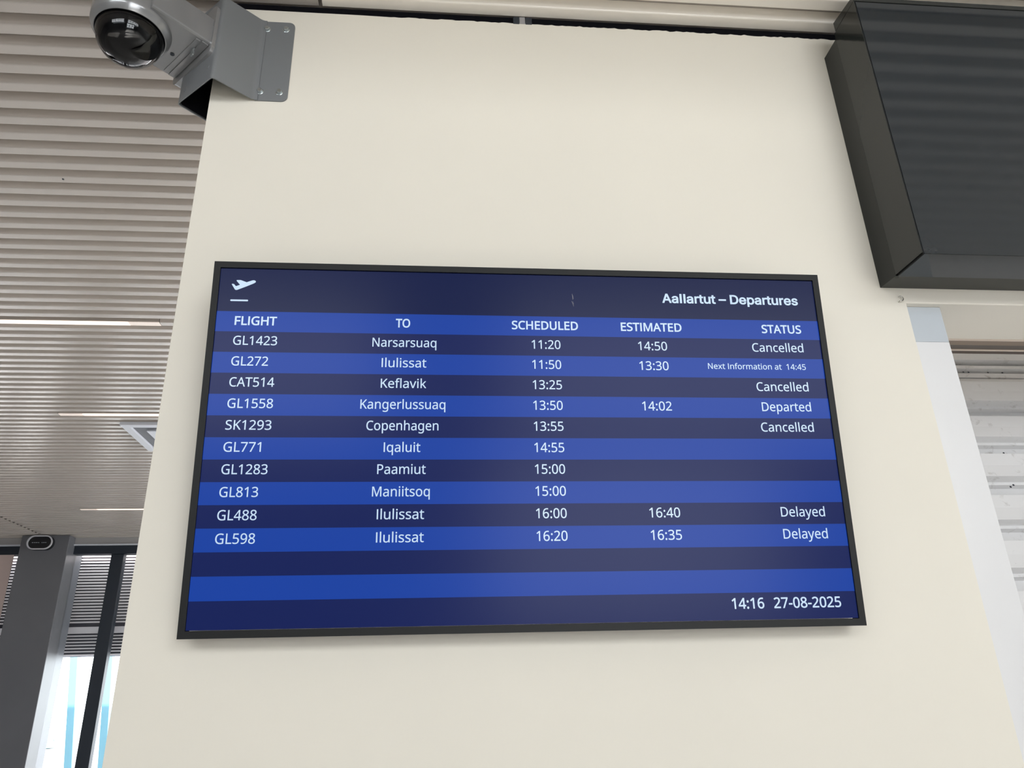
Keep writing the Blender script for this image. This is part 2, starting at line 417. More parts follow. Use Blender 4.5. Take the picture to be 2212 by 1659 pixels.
def sq_ring(o, i, z0, z1):
    m = MB()
    for a, b in (((-o, -o), (o, -i)), ((-o, i), (o, o)), ((-o, -i), (-i, i)), ((i, -i), (o, i))): m.box((a[0], a[1], z0), (b[0], b[1], z1))
    return m
sq_ring(0.300, 0.245, -0.024, 0.0).build('outer_frame', M['diffg'], df)
sq_ring(0.245, 0.16, -0.008, 0.0).build('recess', M['diffd'], df)
sq_ring(0.160, 0.10, -0.022, -0.008).build('inner_frame', M['diffg'], df)
MB().box((-0.10, -0.10, -0.014), (0.10, 0.10, -0.006)).build('core_plate', M['diffg'], df)

# letter outlines of the screen print (advance width, polygons in 1/1000 em)
NOTO = {' ': (209, ''),
'-': (258, '32 184 32 246 226 246 226 184'),
'0': (459, '419 287 418 242 415 201 409 163 401 128 390 97 376 70 359 47 339 27 316 12 290 1 261 -6 229 -8 188 -4 153 8 122 27 97 54 76 88 60 129 48 176 42 229 39 287 41 346 48 399 58 446 73 486 93 520 119 547 149 566 186 578 229 581 269 578 304 566 335 547 361 520 382 486 399 446 410 399 417 346 / 110 287 111 238 115 194 121 156 131 125 143 98 159 78 178 64 202 55 229 52 256 55 279 64 298 78 314 98 326 124 336 156 343 194 347 238 348 287 347 336 343 380 336 417 326 449 314 475 298 495 279 510 256 518 229 521 202 518 178 510 159 495 143 475 131 449 121 417 115 380 111 336'),
'1': (459, '285 0 216 0 216 400 216 415 216 428 216 439 216 450 217 460 217 470 218 479 218 489 219 499 211 491 203 483 196 477 188 471 179 463 169 455 108 405 71 452 226 573 285 573'),
'2': (459, '417 0 38 0 38 59 188 210 216 238 240 264 261 287 280 309 295 331 306 353 315 376 320 399 322 424 318 453 309 477 294 496 273 510 249 518 221 520 194 519 169 514 147 506 126 495 104 482 83 466 45 513 60 526 77 537 94 548 113 557 132 565 153 572 174 577 197 580 221 581 255 579 285 572 313 562 336 548 356 531 372 510 384 485 391 458 394 428 392 399 386 371 375 344 361 318 344 292 324 267 301 241 275 214 247 185 128 67 417 64'),
'3': (459, '395 439 394 414 389 392 381 372 370 355 356 339 340 326 321 316 300 307 277 302 277 298 319 290 353 276 379 255 398 229 409 198 413 163 410 131 403 101 390 74 371 50 348 30 318 14 283 2 241 -6 193 -8 164 -7 136 -5 110 -1 85 5 60 13 36 23 36 89 61 78 87 69 114 61 141 56 168 52 194 51 241 55 278 65 305 81 324 104 335 132 339 164 337 187 331 206 320 223 306 236 288 247 265 255 240 261 211 264 179 265 123 265 123 326 180 326 209 327 236 332 259 339 278 350 294 362 307 377 316 394 321 413 323 434 320 460 311 481 295 498 274 511 249 519 219 521 199 521 181 519 164 515 147 511 132 505 117 498 103 491 89 482 75 473 39 521 61 537 87 550 115 563 147 573 181 579 218 581 273 576 317 563 352 540 376 511 390 477'),
'4': (459, '443 130 359 130 359 0 291 0 291 130 17 130 17 190 286 576 359 576 359 193 443 193 / 291 374 291 387 291 400 291 412 292 423 292 434 293 444 293 454 294 464 294 474 294 483 295 492 295 500 287 490 282 479 276 468 270 456 263 446 257 438 86 193 291 193'),
'5': (459, '221 351 258 349 292 342 322 331 349 316 371 297 389 274 402 247 410 217 413 183 410 145 402 111 387 81 368 54 343 32 314 15 280 2 242 -5 199 -8 170 -7 142 -4 116 0 91 6 70 14 51 23 51 90 71 79 95 70 121 62 148 57 174 53 200 52 227 54 252 58 274 65 293 76 310 89 323 106 333 126 339 149 341 176 337 210 325 239 306 262 279 279 243 289 197 292 182 291 164 290 146 288 128 285 112 283 99 280 64 302 86 573 373 573 373 508 146 508 132 342 142 344 155 346 169 348 185 350 202 351'),
'6': (459, '44 245 45 278 47 310 51 342 57 374 64 404 75 433 87 461 103 486 121 510 143 530 168 548 196 562 228 572 265 578 306 581 318 580 330 580 344 579 356 578 368 576 377 573 377 513 367 516 356 519 344 520 332 522 320 523 308 523 273 521 242 515 216 504 193 491 173 474 158 454 145 431 134 407 127 380 121 352 117 322 115 291 119 291 128 303 138 315 150 326 163 335 178 343 194 350 213 355 233 357 255 358 287 356 316 349 342 338 365 322 384 303 400 279 412 251 419 220 421 184 419 147 411 112 399 82 382 55 361 33 336 15 307 2 275 -5 239 -8 212 -6 187 -1 163 7 140 19 119 35 101 54 84 76 70 103 59 133 51 166 46 204 / 238 51 270 55 297 66 320 84 337 109 348 143 351 184 348 218 339 247 324 271 302 289 274 300 241 303 217 301 195 296 175 287 157 276 143 263 131 248 122 232 117 215 115 198 116 181 119 163 123 146 129 129 137 114 146 99 158 85 170 74 185 64 201 57 219 53'),
'7': (459, '109 0 344 508 35 508 35 573 419 573 419 518 187 0'),
'8': (459, '229 581 261 579 291 574 318 565 341 553 362 538 378 519 390 497 398 472 400 443 399 421 394 401 385 383 374 367 361 352 346 338 329 325 310 314 291 303 314 291 335 279 355 265 373 250 389 234 401 216 411 196 417 173 419 148 416 118 408 90 395 65 378 44 356 26 330 11 300 1 267 -6 231 -8 192 -6 157 0 126 10 100 24 78 42 61 63 49 87 42 115 39 146 41 171 47 194 56 214 68 232 82 249 99 264 118 277 138 289 158 299 140 310 123 322 107 336 93 350 81 366 71 383 64 401 59 422 58 444 60 472 68 497 80 518 97 537 117 552 141 565 168 573 197 579 / 108 145 112 119 121 96 138 76 161 60 192 51 229 48 265 51 295 60 319 76 336 96 346 120 350 148 348 166 343 182 335 197 324 211 310 223 293 235 274 246 253 256 229 265 217 270 194 260 174 249 157 237 142 225 130 212 121 197 114 182 110 164 / 228 524 200 521 176 514 155 502 139 486 130 466 127 441 128 422 133 406 141 391 151 379 164 367 179 357 195 348 213 339 232 330 250 339 267 348 282 357 296 367 307 379 317 392 325 406 329 423 330 441 327 466 318 486 302 502 282 514 257 521'),
'9': (459, '417 328 416 295 414 263 410 231 405 199 397 168 387 139 374 112 358 86 340 63 318 42 293 25 265 11 232 0 195 -6 154 -8 143 -8 130 -7 117 -6 103 -4 92 -2 82 0 82 60 92 57 103 55 115 53 128 51 140 50 152 50 188 52 218 58 245 68 268 82 287 99 303 118 316 141 327 165 334 192 340 221 344 250 346 281 341 281 332 269 322 258 310 247 297 238 282 230 266 223 247 218 227 215 204 214 173 216 144 223 118 235 95 250 76 270 61 294 49 321 42 352 40 387 43 426 50 460 63 491 80 517 101 540 127 557 156 570 188 578 223 581 250 579 275 574 299 565 322 553 342 537 361 518 377 495 391 469 402 439 410 406 415 369 / 223 521 192 518 165 507 142 488 124 463 113 429 110 388 113 354 122 325 137 301 158 284 186 273 220 269 244 271 266 276 286 285 304 296 318 310 330 325 339 341 344 358 346 374 345 392 342 409 338 426 332 443 324 459 315 474 304 487 291 499 277 508 260 516 242 520'),
':': (215, '58 43 59 61 64 75 72 85 82 92 94 96 107 97 120 96 132 92 142 85 151 75 156 61 157 43 156 26 151 12 142 2 132 -6 120 -10 107 -11 94 -10 82 -6 72 2 64 12 59 26 / 58 387 59 405 64 419 72 429 82 436 94 440 107 441 120 440 132 436 142 429 151 419 156 405 157 387 156 369 151 355 142 345 132 338 120 333 107 332 94 333 82 338 72 345 64 355 59 369'),
'A': (512, '437 0 368 177 141 177 73 0 0 0 224 575 289 575 512 0 / 282 415 280 420 278 428 274 438 271 449 267 461 263 473 260 484 257 493 255 500 252 490 249 479 247 468 244 457 241 447 238 438 235 429 232 421 230 415 165 241 346 241'),
'C': (507, '323 517 294 516 266 510 241 502 217 490 196 474 178 456 162 434 149 410 139 383 131 353 127 321 125 286 128 241 135 200 147 164 164 132 186 105 213 83 244 68 281 58 322 55 347 56 371 58 394 62 416 66 438 72 460 78 460 15 438 8 416 2 393 -2 369 -6 342 -7 312 -8 257 -4 208 8 166 28 130 56 101 90 78 131 62 178 52 230 49 287 51 329 57 369 67 406 81 440 99 471 120 499 145 523 174 543 206 559 242 571 281 578 324 581 353 580 381 577 409 572 435 565 460 557 482 547 453 486 435 494 415 501 394 508 372 513 348 516'),
'D': (585, '536 292 533 231 521 177 501 131 474 91 439 58 399 33 351 15 297 4 237 0 78 0 78 573 254 573 309 569 359 558 404 540 443 516 476 484 502 446 521 401 533 350 / 460 289 457 337 449 379 435 415 416 444 391 469 361 487 327 500 287 508 244 511 150 511 150 62 228 62 299 68 357 87 402 119 434 164 454 220'),
'E': (446, '398 0 78 0 78 573 398 573 398 509 150 509 150 330 383 330 383 268 150 268 150 63 398 63'),
'F': (416, '150 0 78 0 78 573 398 573 398 509 150 509 150 306 383 306 383 243 150 243'),
'G': (584, '326 302 524 302 524 22 493 12 462 5 431 -1 398 -5 362 -7 323 -8 267 -4 217 8 173 28 136 55 105 89 81 130 63 176 52 229 49 286 53 343 65 395 84 442 111 482 145 517 186 544 233 564 286 577 346 581 377 580 407 577 437 572 465 565 491 557 516 547 489 484 468 493 445 501 421 508 395 513 369 516 342 517 298 514 259 505 225 489 195 468 170 441 150 409 136 373 127 332 124 286 127 243 134 202 146 166 164 133 187 106 216 84 251 68 292 58 340 55 364 55 385 56 404 59 421 61 437 65 452 68 452 238 326 238'),
'H': (594, '516 0 443 0 443 267 150 267 150 0 78 0 78 573 150 573 150 330 443 330 443 573 516 573'),
'I': (229, '78 0 78 573 151 573 151 0'),
'K': (496, '496 0 411 0 209 273 150 222 150 0 78 0 78 573 150 573 150 290 166 308 182 327 199 345 215 363 232 381 249 399 403 573 488 573 261 323'),
'L': (420, '78 0 78 573 150 573 150 64 400 64 400 0'),
'M': (727, '330 0 142 502 140 490 141 477 142 461 142 444 143 426 144 407 144 387 144 367 144 347 144 0 78 0 78 573 184 573 361 103 544 573 650 573 650 0 578 0 578 352 578 371 579 389 579 408 580 426 580 443 581 460 582 475 583 489 584 501 390 0'),
'N': (609, '532 0 447 0 141 476 139 462 140 448 141 432 142 415 142 397 143 378 144 359 144 340 144 320 144 0 78 0 78 573 161 573 467 99 469 109 469 121 468 137 467 155 466 173 466 193 465 213 464 232 464 249 464 573 532 573'),
'O': (626, '577 287 576 244 570 204 561 166 547 132 531 101 510 73 486 49 459 29 428 13 393 1 355 -6 314 -8 271 -6 232 1 196 13 165 29 138 49 114 73 94 101 78 132 65 167 56 204 51 245 49 288 52 344 62 396 78 442 100 482 130 517 166 545 208 565 258 577 314 581 369 577 417 565 459 545 495 517 524 483 547 442 564 396 574 344 / 125 287 127 241 134 200 145 163 161 131 182 104 207 83 238 67 273 58 314 55 354 58 390 67 420 83 445 104 465 131 481 163 492 200 499 241 501 287 496 354 481 411 456 457 421 491 373 511 314 518 274 515 238 506 207 490 182 469 161 443 145 411 134 374 127 333'),
'P': (485, '229 573 297 568 352 553 393 528 421 495 439 454 444 404 443 381 439 358 433 336 423 316 411 296 395 278 375 262 351 249 324 238 292 230 256 225 216 223 150 223 150 0 78 0 78 573 / 223 511 150 511 150 285 208 285 242 286 272 290 298 296 320 306 338 318 352 334 362 352 368 375 370 401 366 435 354 462 334 484 306 499 269 508'),
'S': (440, '403 153 400 121 392 92 378 66 359 44 335 26 307 11 274 1 238 -6 198 -8 177 -8 157 -7 137 -5 118 -2 100 1 83 4 68 9 54 14 41 19 41 88 62 80 86 72 113 65 142 59 171 56 201 55 228 56 252 60 273 66 290 74 305 85 316 98 324 113 329 129 330 147 329 164 325 180 318 194 308 207 295 218 277 230 255 241 228 253 196 265 172 274 151 284 131 294 114 305 98 317 85 330 74 344 65 359 57 375 52 393 49 413 48 435 51 464 58 490 71 513 89 533 110 550 136 563 165 573 197 579 231 581 262 580 290 577 318 572 343 565 367 558 389 549 366 487 346 495 325 502 302 508 278 513 254 516 229 517 207 516 187 513 169 507 155 499 142 489 133 478 126 464 122 450 121 434 122 416 126 400 133 386 143 373 156 362 172 351 193 341 217 330 246 318 278 306 307 293 332 279 353 264 371 247 385 228 395 206 401 181'),
'T': (446, '259 0 187 0 187 509 8 509 8 573 437 573 437 509 259 509'),
'U': (586, '513 202 511 164 503 128 489 95 470 65 446 40 416 20 380 4 338 -5 290 -8 225 -2 171 18 128 50 97 93 78 144 72 204 72 573 144 573 144 201 148 158 161 122 182 93 211 72 248 59 294 55 327 57 355 63 379 73 399 88 415 105 427 126 435 149 440 174 442 202 442 573 513 573'),
'a': (450, '231 437 279 433 318 422 347 403 368 375 381 338 385 293 385 0 334 0 320 61 304 46 292 33 279 22 265 13 250 5 234 -1 216 -5 195 -7 172 -8 148 -7 124 -2 103 6 84 16 68 30 55 48 45 68 39 92 37 119 43 159 59 192 87 219 127 238 179 251 243 257 316 259 316 285 313 317 306 342 293 359 275 371 253 378 227 380 205 379 183 376 163 370 143 363 124 355 106 347 84 400 104 410 126 419 151 426 177 432 204 436 / 252 208 204 203 167 195 141 182 124 165 113 144 110 119 112 97 120 79 132 66 148 56 167 51 188 49 223 52 253 62 279 79 299 103 311 134 315 172 315 210'),
'c': (385, '241 -8 204 -5 170 2 139 15 112 34 88 58 69 87 55 123 47 165 44 213 47 262 56 305 71 342 90 372 114 396 142 415 174 428 208 435 245 438 267 437 288 435 309 431 328 426 344 421 358 415 337 356 323 361 308 365 292 370 275 373 259 375 244 376 217 374 193 368 172 358 155 343 141 325 131 303 123 277 119 247 117 213 119 181 123 152 131 126 141 104 155 86 172 71 191 61 214 55 240 53 262 54 283 56 302 60 319 65 336 71 351 78 351 15 336 8 320 3 304 -2 285 -5 264 -7'),
'd': (493, '221 -8 171 -2 128 17 92 48 65 91 49 146 44 214 49 282 66 338 93 381 128 413 171 432 221 438 243 437 262 434 280 429 296 423 310 416 323 407 335 397 345 386 354 374 359 374 359 383 358 393 356 405 355 418 355 429 354 438 354 609 425 609 425 0 368 0 358 58 354 58 345 46 335 35 323 24 310 15 296 7 279 1 262 -4 242 -7 / 232 51 273 55 305 67 328 88 343 117 352 154 355 200 355 213 352 263 343 304 329 336 306 360 274 375 231 379 196 374 168 359 146 334 130 300 120 260 117 213 120 165 130 125 146 93 168 69 197 55'),
'e': (452, '234 438 269 435 301 427 329 414 354 396 374 373 390 346 402 315 409 281 411 244 411 201 117 201 122 157 134 119 154 90 181 69 215 56 254 52 280 53 305 56 327 60 348 66 370 73 392 82 392 20 370 11 349 4 327 -1 304 -5 279 -7 251 -8 212 -5 176 3 143 17 114 36 90 61 70 91 56 126 47 167 44 212 47 257 55 297 68 333 86 364 108 390 134 411 164 426 198 435 / 233 380 202 377 175 366 154 348 137 323 125 293 119 257 338 257 336 281 333 302 326 322 318 338 306 353 292 364 276 373 256 378'),
'f': (276, '266 375 158 375 158 0 87 0 87 375 12 375 12 408 87 432 87 457 89 492 95 522 104 547 116 568 132 585 152 597 174 606 199 612 227 613 244 613 259 612 274 609 287 606 300 603 310 599 292 544 283 546 273 549 262 552 251 554 239 555 228 556 206 553 189 545 175 532 166 513 160 489 158 458 158 430 266 430'),
'g': (493, '221 438 248 436 273 431 297 422 319 409 338 393 355 373 359 373 369 430 425 430 425 -7 423 -46 416 -80 404 -109 388 -135 367 -155 341 -172 310 -183 274 -190 233 -192 202 -192 174 -189 147 -186 122 -180 99 -174 78 -165 78 -100 99 -110 123 -118 149 -125 177 -130 206 -133 237 -134 271 -130 300 -119 324 -101 341 -77 352 -48 355 -13 355 4 355 11 356 21 356 32 357 43 357 51 358 57 354 57 338 37 320 21 299 8 275 -1 250 -6 221 -8 170 -2 126 18 91 51 65 95 49 149 44 214 49 278 65 332 91 377 126 411 169 431 / 230 379 207 376 187 370 169 359 153 344 140 326 130 303 123 277 119 247 117 213 120 165 130 124 146 92 169 68 197 54 232 50 253 51 271 53 288 58 303 65 315 74 326 85 336 98 343 113 349 131 353 151 355 173 356 197 356 214 355 251 350 282 343 309 332 331 319 348 302 362 281 371 257 377'),
'h': (496, '139 431 139 420 138 410 138 399 137 389 136 379 135 370 140 370 149 385 161 397 174 407 188 416 204 424 221 429 238 434 255 436 273 437 306 435 335 430 360 421 382 408 399 391 413 370 423 344 429 314 431 280 431 0 361 0 361 275 358 307 351 333 338 353 319 367 295 376 265 379 235 377 210 370 189 360 173 347 160 329 150 308 144 283 140 254 139 222 139 0 68 0 68 609 139 609'),
'i': (207, '139 430 139 0 68 0 68 430 / 104 591 115 590 124 586 133 580 140 572 144 560 145 546 144 532 140 521 133 512 124 506 115 502 104 501 93 502 83 506 75 512 68 521 64 532 63 546 64 560 68 572 75 580 83 586 93 590'),
'k': (428, '138 291 138 282 137 270 137 257 136 244 135 232 135 221 142 226 146 232 152 240 159 248 165 256 172 264 178 272 184 279 189 285 326 430 409 430 235 246 421 0 336 0 187 200 138 158 138 0 68 0 68 609 138 609'),
'l': (207, '139 0 68 0 68 609 139 609'),
'm': (750, '540 438 584 434 621 421 649 401 669 371 681 330 685 280 685 0 615 0 615 277 613 308 606 333 594 353 577 367 555 376 528 379 490 374 460 362 438 342 423 315 414 280 411 237 411 0 342 0 342 277 341 298 337 317 332 333 325 347 315 359 303 367 289 374 272 377 253 379 227 377 204 370 185 360 170 347 158 329 150 308 144 283 140 255 139 223 139 0 68 0 68 430 125 430 136 371 140 371 149 385 160 398 173 409 186 418 201 425 217 431 233 435 249 437 266 438 298 436 325 430 349 420 369 406 386 388 398 366 402 366 418 388 438 406 461 420 486 430 512 436'),
'n': (496, '275 438 322 434 361 421 391 401 413 371 426 330 431 280 431 0 361 0 361 275 358 307 351 333 338 353 319 367 295 376 265 379 222 374 189 361 166 338 151 308 142 269 139 223 139 0 68 0 68 430 125 430 136 371 140 371 150 385 162 398 175 409 190 418 206 425 222 431 239 435 257 437'),
'o': (485, '442 216 440 181 436 150 428 121 417 95 404 71 388 51 369 33 348 18 324 7 299 -1 271 -6 241 -8 214 -6 188 -1 163 7 140 18 119 33 100 51 84 71 70 95 59 121 51 150 46 181 44 216 47 261 55 301 68 336 87 367 110 392 137 412 169 426 204 435 244 438 281 435 316 426 347 412 374 392 398 367 417 336 431 301 439 261 / 117 216 119 184 123 154 130 128 141 105 155 86 172 71 192 59 216 53 243 51 270 53 294 59 314 71 331 86 345 105 356 128 363 154 367 184 369 216 367 248 363 277 355 303 345 325 331 344 314 359 294 370 270 376 242 379 202 374 171 359 147 335 130 303 120 263'),
'p': (493, '273 438 322 432 365 413 401 383 428 339 444 284 449 216 447 170 439 129 427 93 410 62 390 37 365 17 337 3 306 -5 272 -8 251 -7 231 -4 213 1 197 7 182 15 170 24 158 33 148 44 139 55 134 55 135 45 136 33 137 20 138 7 139 -5 139 -16 139 -192 68 -192 68 430 126 430 136 371 148 383 158 394 170 405 182 414 197 422 213 429 231 434 251 437 / 260 379 233 377 210 371 190 362 174 349 161 333 152 313 145 289 141 261 139 229 139 216 140 182 144 152 150 126 159 103 172 85 188 70 208 59 233 53 261 51 286 53 308 60 326 72 341 88 354 108 364 131 371 157 375 186 376 217 373 262 363 302 348 334 325 359 296 374'),
'q': (493, '354 -9 355 1 355 13 355 25 356 37 357 48 358 58 354 58 340 40 323 25 303 11 279 1 251 -6 219 -8 170 -2 128 17 93 48 66 91 49 146 44 214 47 261 54 302 67 338 83 368 104 393 129 413 157 427 188 435 221 438 253 436 280 429 304 419 324 405 341 389 355 371 369 430 425 430 425 -192 354 -192 / 233 51 260 52 284 58 304 67 320 79 333 96 342 116 349 140 353 168 355 199 355 213 352 263 343 305 328 337 305 361 273 375 231 379 196 374 167 359 145 334 130 300 120 260 117 213 120 165 130 126 146 93 168 70 197 55'),
'r': (331, '269 438 277 438 286 437 295 437 304 436 312 435 319 433 310 368 303 370 296 371 287 372 279 373 271 374 264 374 248 373 232 369 217 363 202 355 189 346 176 334 166 321 156 305 149 289 143 270 140 251 139 229 139 0 68 0 68 430 126 430 134 351 147 367 158 381 170 395 183 407 198 418 214 426 231 433 249 437'),
's': (384, '348 119 346 92 339 69 327 49 311 32 292 18 268 6 241 -2 210 -6 176 -8 148 -7 122 -5 99 -1 78 5 59 11 42 19 42 83 60 75 81 67 104 60 128 54 153 50 178 49 211 51 236 57 256 66 269 79 277 94 280 112 279 123 276 132 271 141 264 150 253 158 239 167 222 176 200 185 174 196 148 206 124 217 103 228 84 239 69 252 57 266 48 283 43 302 41 324 46 358 61 386 85 408 118 425 157 435 202 438 228 437 252 434 275 430 298 424 319 417 339 409 315 353 297 360 278 366 258 372 238 377 218 379 197 380 171 379 149 374 131 366 118 356 111 343 108 328 109 317 113 307 119 298 127 290 139 282 154 274 172 266 193 256 219 246 245 236 268 226 289 215 306 203 321 191 333 176 341 159 346 140'),
't': (289, '212 50 222 50 233 51 245 53 255 54 264 56 272 59 272 5 263 1 253 -2 240 -4 226 -6 213 -8 200 -8 178 -7 157 -3 138 4 120 13 104 27 91 44 82 66 76 93 74 125 74 375 13 375 13 409 75 437 103 528 144 528 144 430 269 430 269 375 144 375 144 127 146 103 153 83 163 69 177 58 193 52'),
'u': (496, '427 430 427 0 370 0 359 57 346 43 334 31 321 20 306 11 290 4 273 -1 256 -5 238 -7 220 -8 187 -6 159 -1 134 8 112 21 95 38 81 59 71 85 65 114 63 148 63 430 135 430 135 153 137 122 145 96 158 76 176 62 200 53 230 51 260 53 285 59 306 69 323 82 336 100 345 121 352 146 356 175 357 206 357 430'),
'v': (407, '163 0 0 430 75 430 167 176 171 164 176 151 180 137 185 123 189 109 193 96 197 83 199 72 201 63 207 72 210 84 214 96 218 110 222 124 227 138 232 152 237 165 241 176 332 430 407 430 244 0'),
'x': (424, '170 220 22 430 102 430 213 268 322 430 402 430 253 220 410 0 330 0 213 172 94 0 14 0'),
'y': (409, '1 430 76 430 169 185 174 171 179 157 184 144 188 130 193 117 196 105 200 92 203 80 205 68 209 68 212 83 217 100 224 121 231 142 238 164 245 186 333 430 409 430 224 -59 213 -85 201 -108 188 -130 173 -148 157 -164 138 -176 117 -185 94 -191 67 -192 55 -192 44 -192 34 -190 25 -189 16 -188 9 -186 9 -130 15 -131 22 -132 30 -133 38 -134 47 -135 56 -135 72 -134 86 -131 99 -126 110 -118 121 -110 130 -99 138 -87 145 -73 152 -59 174 -2')}
INTER = {' ': (188, ''),
'A': (480, '16 0 201 509 276 509 463 0 395 0 287 302 280 323 272 346 264 372 255 402 244 438 232 478 245 478 233 437 222 402 213 371 204 345 197 322 191 302 85 0 / 110 142 110 199 370 199 370 142'),
'D': (502, '219 0 96 0 96 57 215 57 254 60 288 68 318 81 343 99 363 122 379 149 390 181 397 216 399 255 397 294 390 329 379 361 364 388 344 410 320 428 291 441 258 449 221 452 93 452 93 509 225 509 273 505 315 495 353 478 385 455 412 426 433 391 449 351 458 306 462 255 458 205 449 159 433 119 411 83 384 54 351 31 312 14 268 3 / 125 509 125 0 60 0 60 509'),
'a': (389, '160 -9 137 -7 115 -3 94 5 76 15 60 29 48 45 38 63 32 84 30 108 32 128 36 146 43 161 53 174 64 184 78 193 92 200 108 206 125 211 143 214 161 217 178 220 200 223 218 225 234 227 247 229 257 231 265 235 271 240 274 246 276 255 275 272 272 285 267 297 260 307 251 315 240 322 227 327 212 330 196 331 178 330 163 327 149 322 137 316 127 309 118 301 110 292 104 283 100 274 41 291 51 313 64 331 79 346 95 358 114 368 133 375 153 380 173 383 194 384 208 384 223 382 239 379 255 375 271 369 286 360 300 350 312 336 322 320 330 301 335 278 337 251 337 0 277 0 277 52 272 52 267 43 260 34 252 25 242 16 229 8 215 1 199 -4 181 -7 / 170 45 192 47 211 51 228 59 242 68 254 80 263 93 270 108 274 122 276 138 276 190 272 187 267 184 259 182 251 180 241 178 231 176 221 174 210 173 200 171 191 170 182 169 175 168 161 166 147 163 134 159 122 153 112 147 103 139 97 130 93 118 92 105 93 93 96 82 102 72 109 64 119 57 130 52 142 48 156 46'),
'e': (404, '212 -8 177 -5 145 3 117 16 92 35 72 58 56 85 44 116 37 150 34 187 36 224 44 258 55 290 71 317 91 340 115 359 142 373 172 382 205 384 226 383 246 380 266 374 285 366 303 355 319 341 334 324 347 305 357 282 365 256 370 227 371 194 371 169 75 169 75 221 338 221 310 202 308 226 304 248 298 269 288 286 277 301 263 314 246 323 227 328 205 330 183 328 164 323 146 313 131 301 119 286 109 270 102 251 97 231 96 211 96 178 98 151 102 127 110 106 121 88 135 73 151 61 169 53 190 48 212 46 227 47 241 49 254 53 265 58 276 65 285 73 294 82 300 93 306 105 365 91 358 72 348 55 335 39 320 26 302 14 283 4 261 -3 237 -7'),
'l': (196, '63 0 63 509 133 509 133 0'),
'p': (424, '53 -143 53 379 112 379 112 319 118 319 123 327 130 336 137 346 147 355 158 364 171 373 188 379 207 383 229 384 259 382 287 374 313 361 335 342 354 320 370 293 381 261 388 227 390 189 388 151 381 116 370 84 355 57 336 34 313 16 288 3 260 -6 229 -8 208 -7 189 -3 173 4 159 12 147 21 138 31 130 41 124 50 118 59 114 59 114 -143 / 220 47 242 49 262 55 279 66 294 80 306 97 316 117 323 139 327 163 328 189 327 215 323 239 316 261 307 281 295 298 280 311 262 322 243 328 220 330 198 328 178 322 161 312 147 299 134 282 125 263 118 241 114 216 113 189 114 162 118 138 125 115 135 95 147 78 162 65 179 55 198 49'),
'r': (259, '53 0 53 379 112 379 112 321 124 339 137 354 152 367 171 377 191 383 213 385 218 385 223 385 229 384 235 384 240 384 243 322 236 324 230 324 223 325 215 326 207 326 190 324 174 321 159 315 146 306 135 296 126 284 119 269 115 254 114 237 114 0'),
's': (365, '182 -8 157 -7 133 -3 112 3 93 12 76 24 62 38 50 54 41 73 36 94 94 107 101 87 111 72 124 60 141 52 160 47 181 45 206 47 227 53 244 62 258 74 265 88 268 103 266 115 262 126 254 136 243 144 229 150 212 155 149 170 118 180 92 192 72 208 58 227 50 249 47 274 49 295 55 314 65 332 79 347 95 360 115 370 137 378 161 383 187 384 212 383 234 379 254 372 271 363 286 352 299 339 309 324 318 308 324 290 268 277 262 291 254 304 243 316 228 325 210 331 187 333 166 331 147 326 131 317 119 305 111 292 109 277 110 264 115 253 124 243 136 235 152 229 172 223 229 209 261 200 287 187 306 171 320 153 328 131 331 107 329 85 323 65 312 47 298 31 281 18 260 6 236 -2 210 -7'),
't': (227, '204 379 204 327 6 327 6 379 / 65 471 126 471 126 98 127 83 130 70 136 61 144 55 156 51 170 50 175 50 180 50 185 51 191 52 197 53 202 54 213 2 207 0 200 -2 192 -3 184 -3 176 -4 168 -4 138 -1 113 7 92 21 77 41 68 64 65 93'),
'u': (410, '182 -5 158 -3 135 2 115 11 97 23 82 39 69 59 60 82 54 109 53 139 53 379 114 379 114 144 116 117 124 94 137 75 154 61 175 53 200 50 218 51 234 55 249 62 263 71 274 83 283 97 290 113 295 132 296 153 296 379 357 379 357 0 298 0 298 92 307 92 294 60 277 35 257 17 234 5 209 -3'),
'–': (350, '350 244 350 188 0 188 0 244')}
# ---------------------------------------------------------------- departures display
TILT = 0.1112
D = empty('departures_display', (0, -0.060, 1.7161), (TILT, 0, 0))
tag(D, 'large black framed flat screen showing blue flight departures table on cream wall', 'display')
W2, HH = 0.7143, 0.8036
def frame_piece(pts): # pts in (x,z) corners, depth
    m = MB(); m.prism([(x, -0.004, z) for x, z in pts], (0, 0.030, 0)); return m
ox, ob, ot = 0.7302, -0.0163, 0.8198
oi = 0.7155
frame_piece([(-ox, ot), (ox, ot), (oi, HH + 0.0012), (-oi, HH + 0.0012)]).build('bezel', M['bezel'], D)
frame_piece([(-ox, ob), (ox, ob), (oi, -0.0012), (-oi, -0.0012)]).build('bezel', M['bezel'], D)
frame_piece([(-ox, ob), (-ox, ot), (-oi, HH + 0.0012), (-oi, -0.0012)]).build('bezel', M['bezel'], D)
frame_piece([(ox, ob), (ox, ot), (oi, HH + 0.0012), (oi, -0.0012)]).build('bezel', M['bezel'], D)
MB().box((-0.70, 0.018, 0.02), (0.70, 0.042, 0.78), 0.004).build('rear_housing', M['bezel'], D)
mm = MB(); mm.box((-0.22, 0.042, 0.12), (-0.18, 0.056, 0.68)); mm.box((0.18, 0.042, 0.12), (0.22, 0.056, 0.68)); mm.box((-0.24, 0.05, 0.36), (0.24, 0.092, 0.44))
mm.build('wall_mount', M['frame'], D)
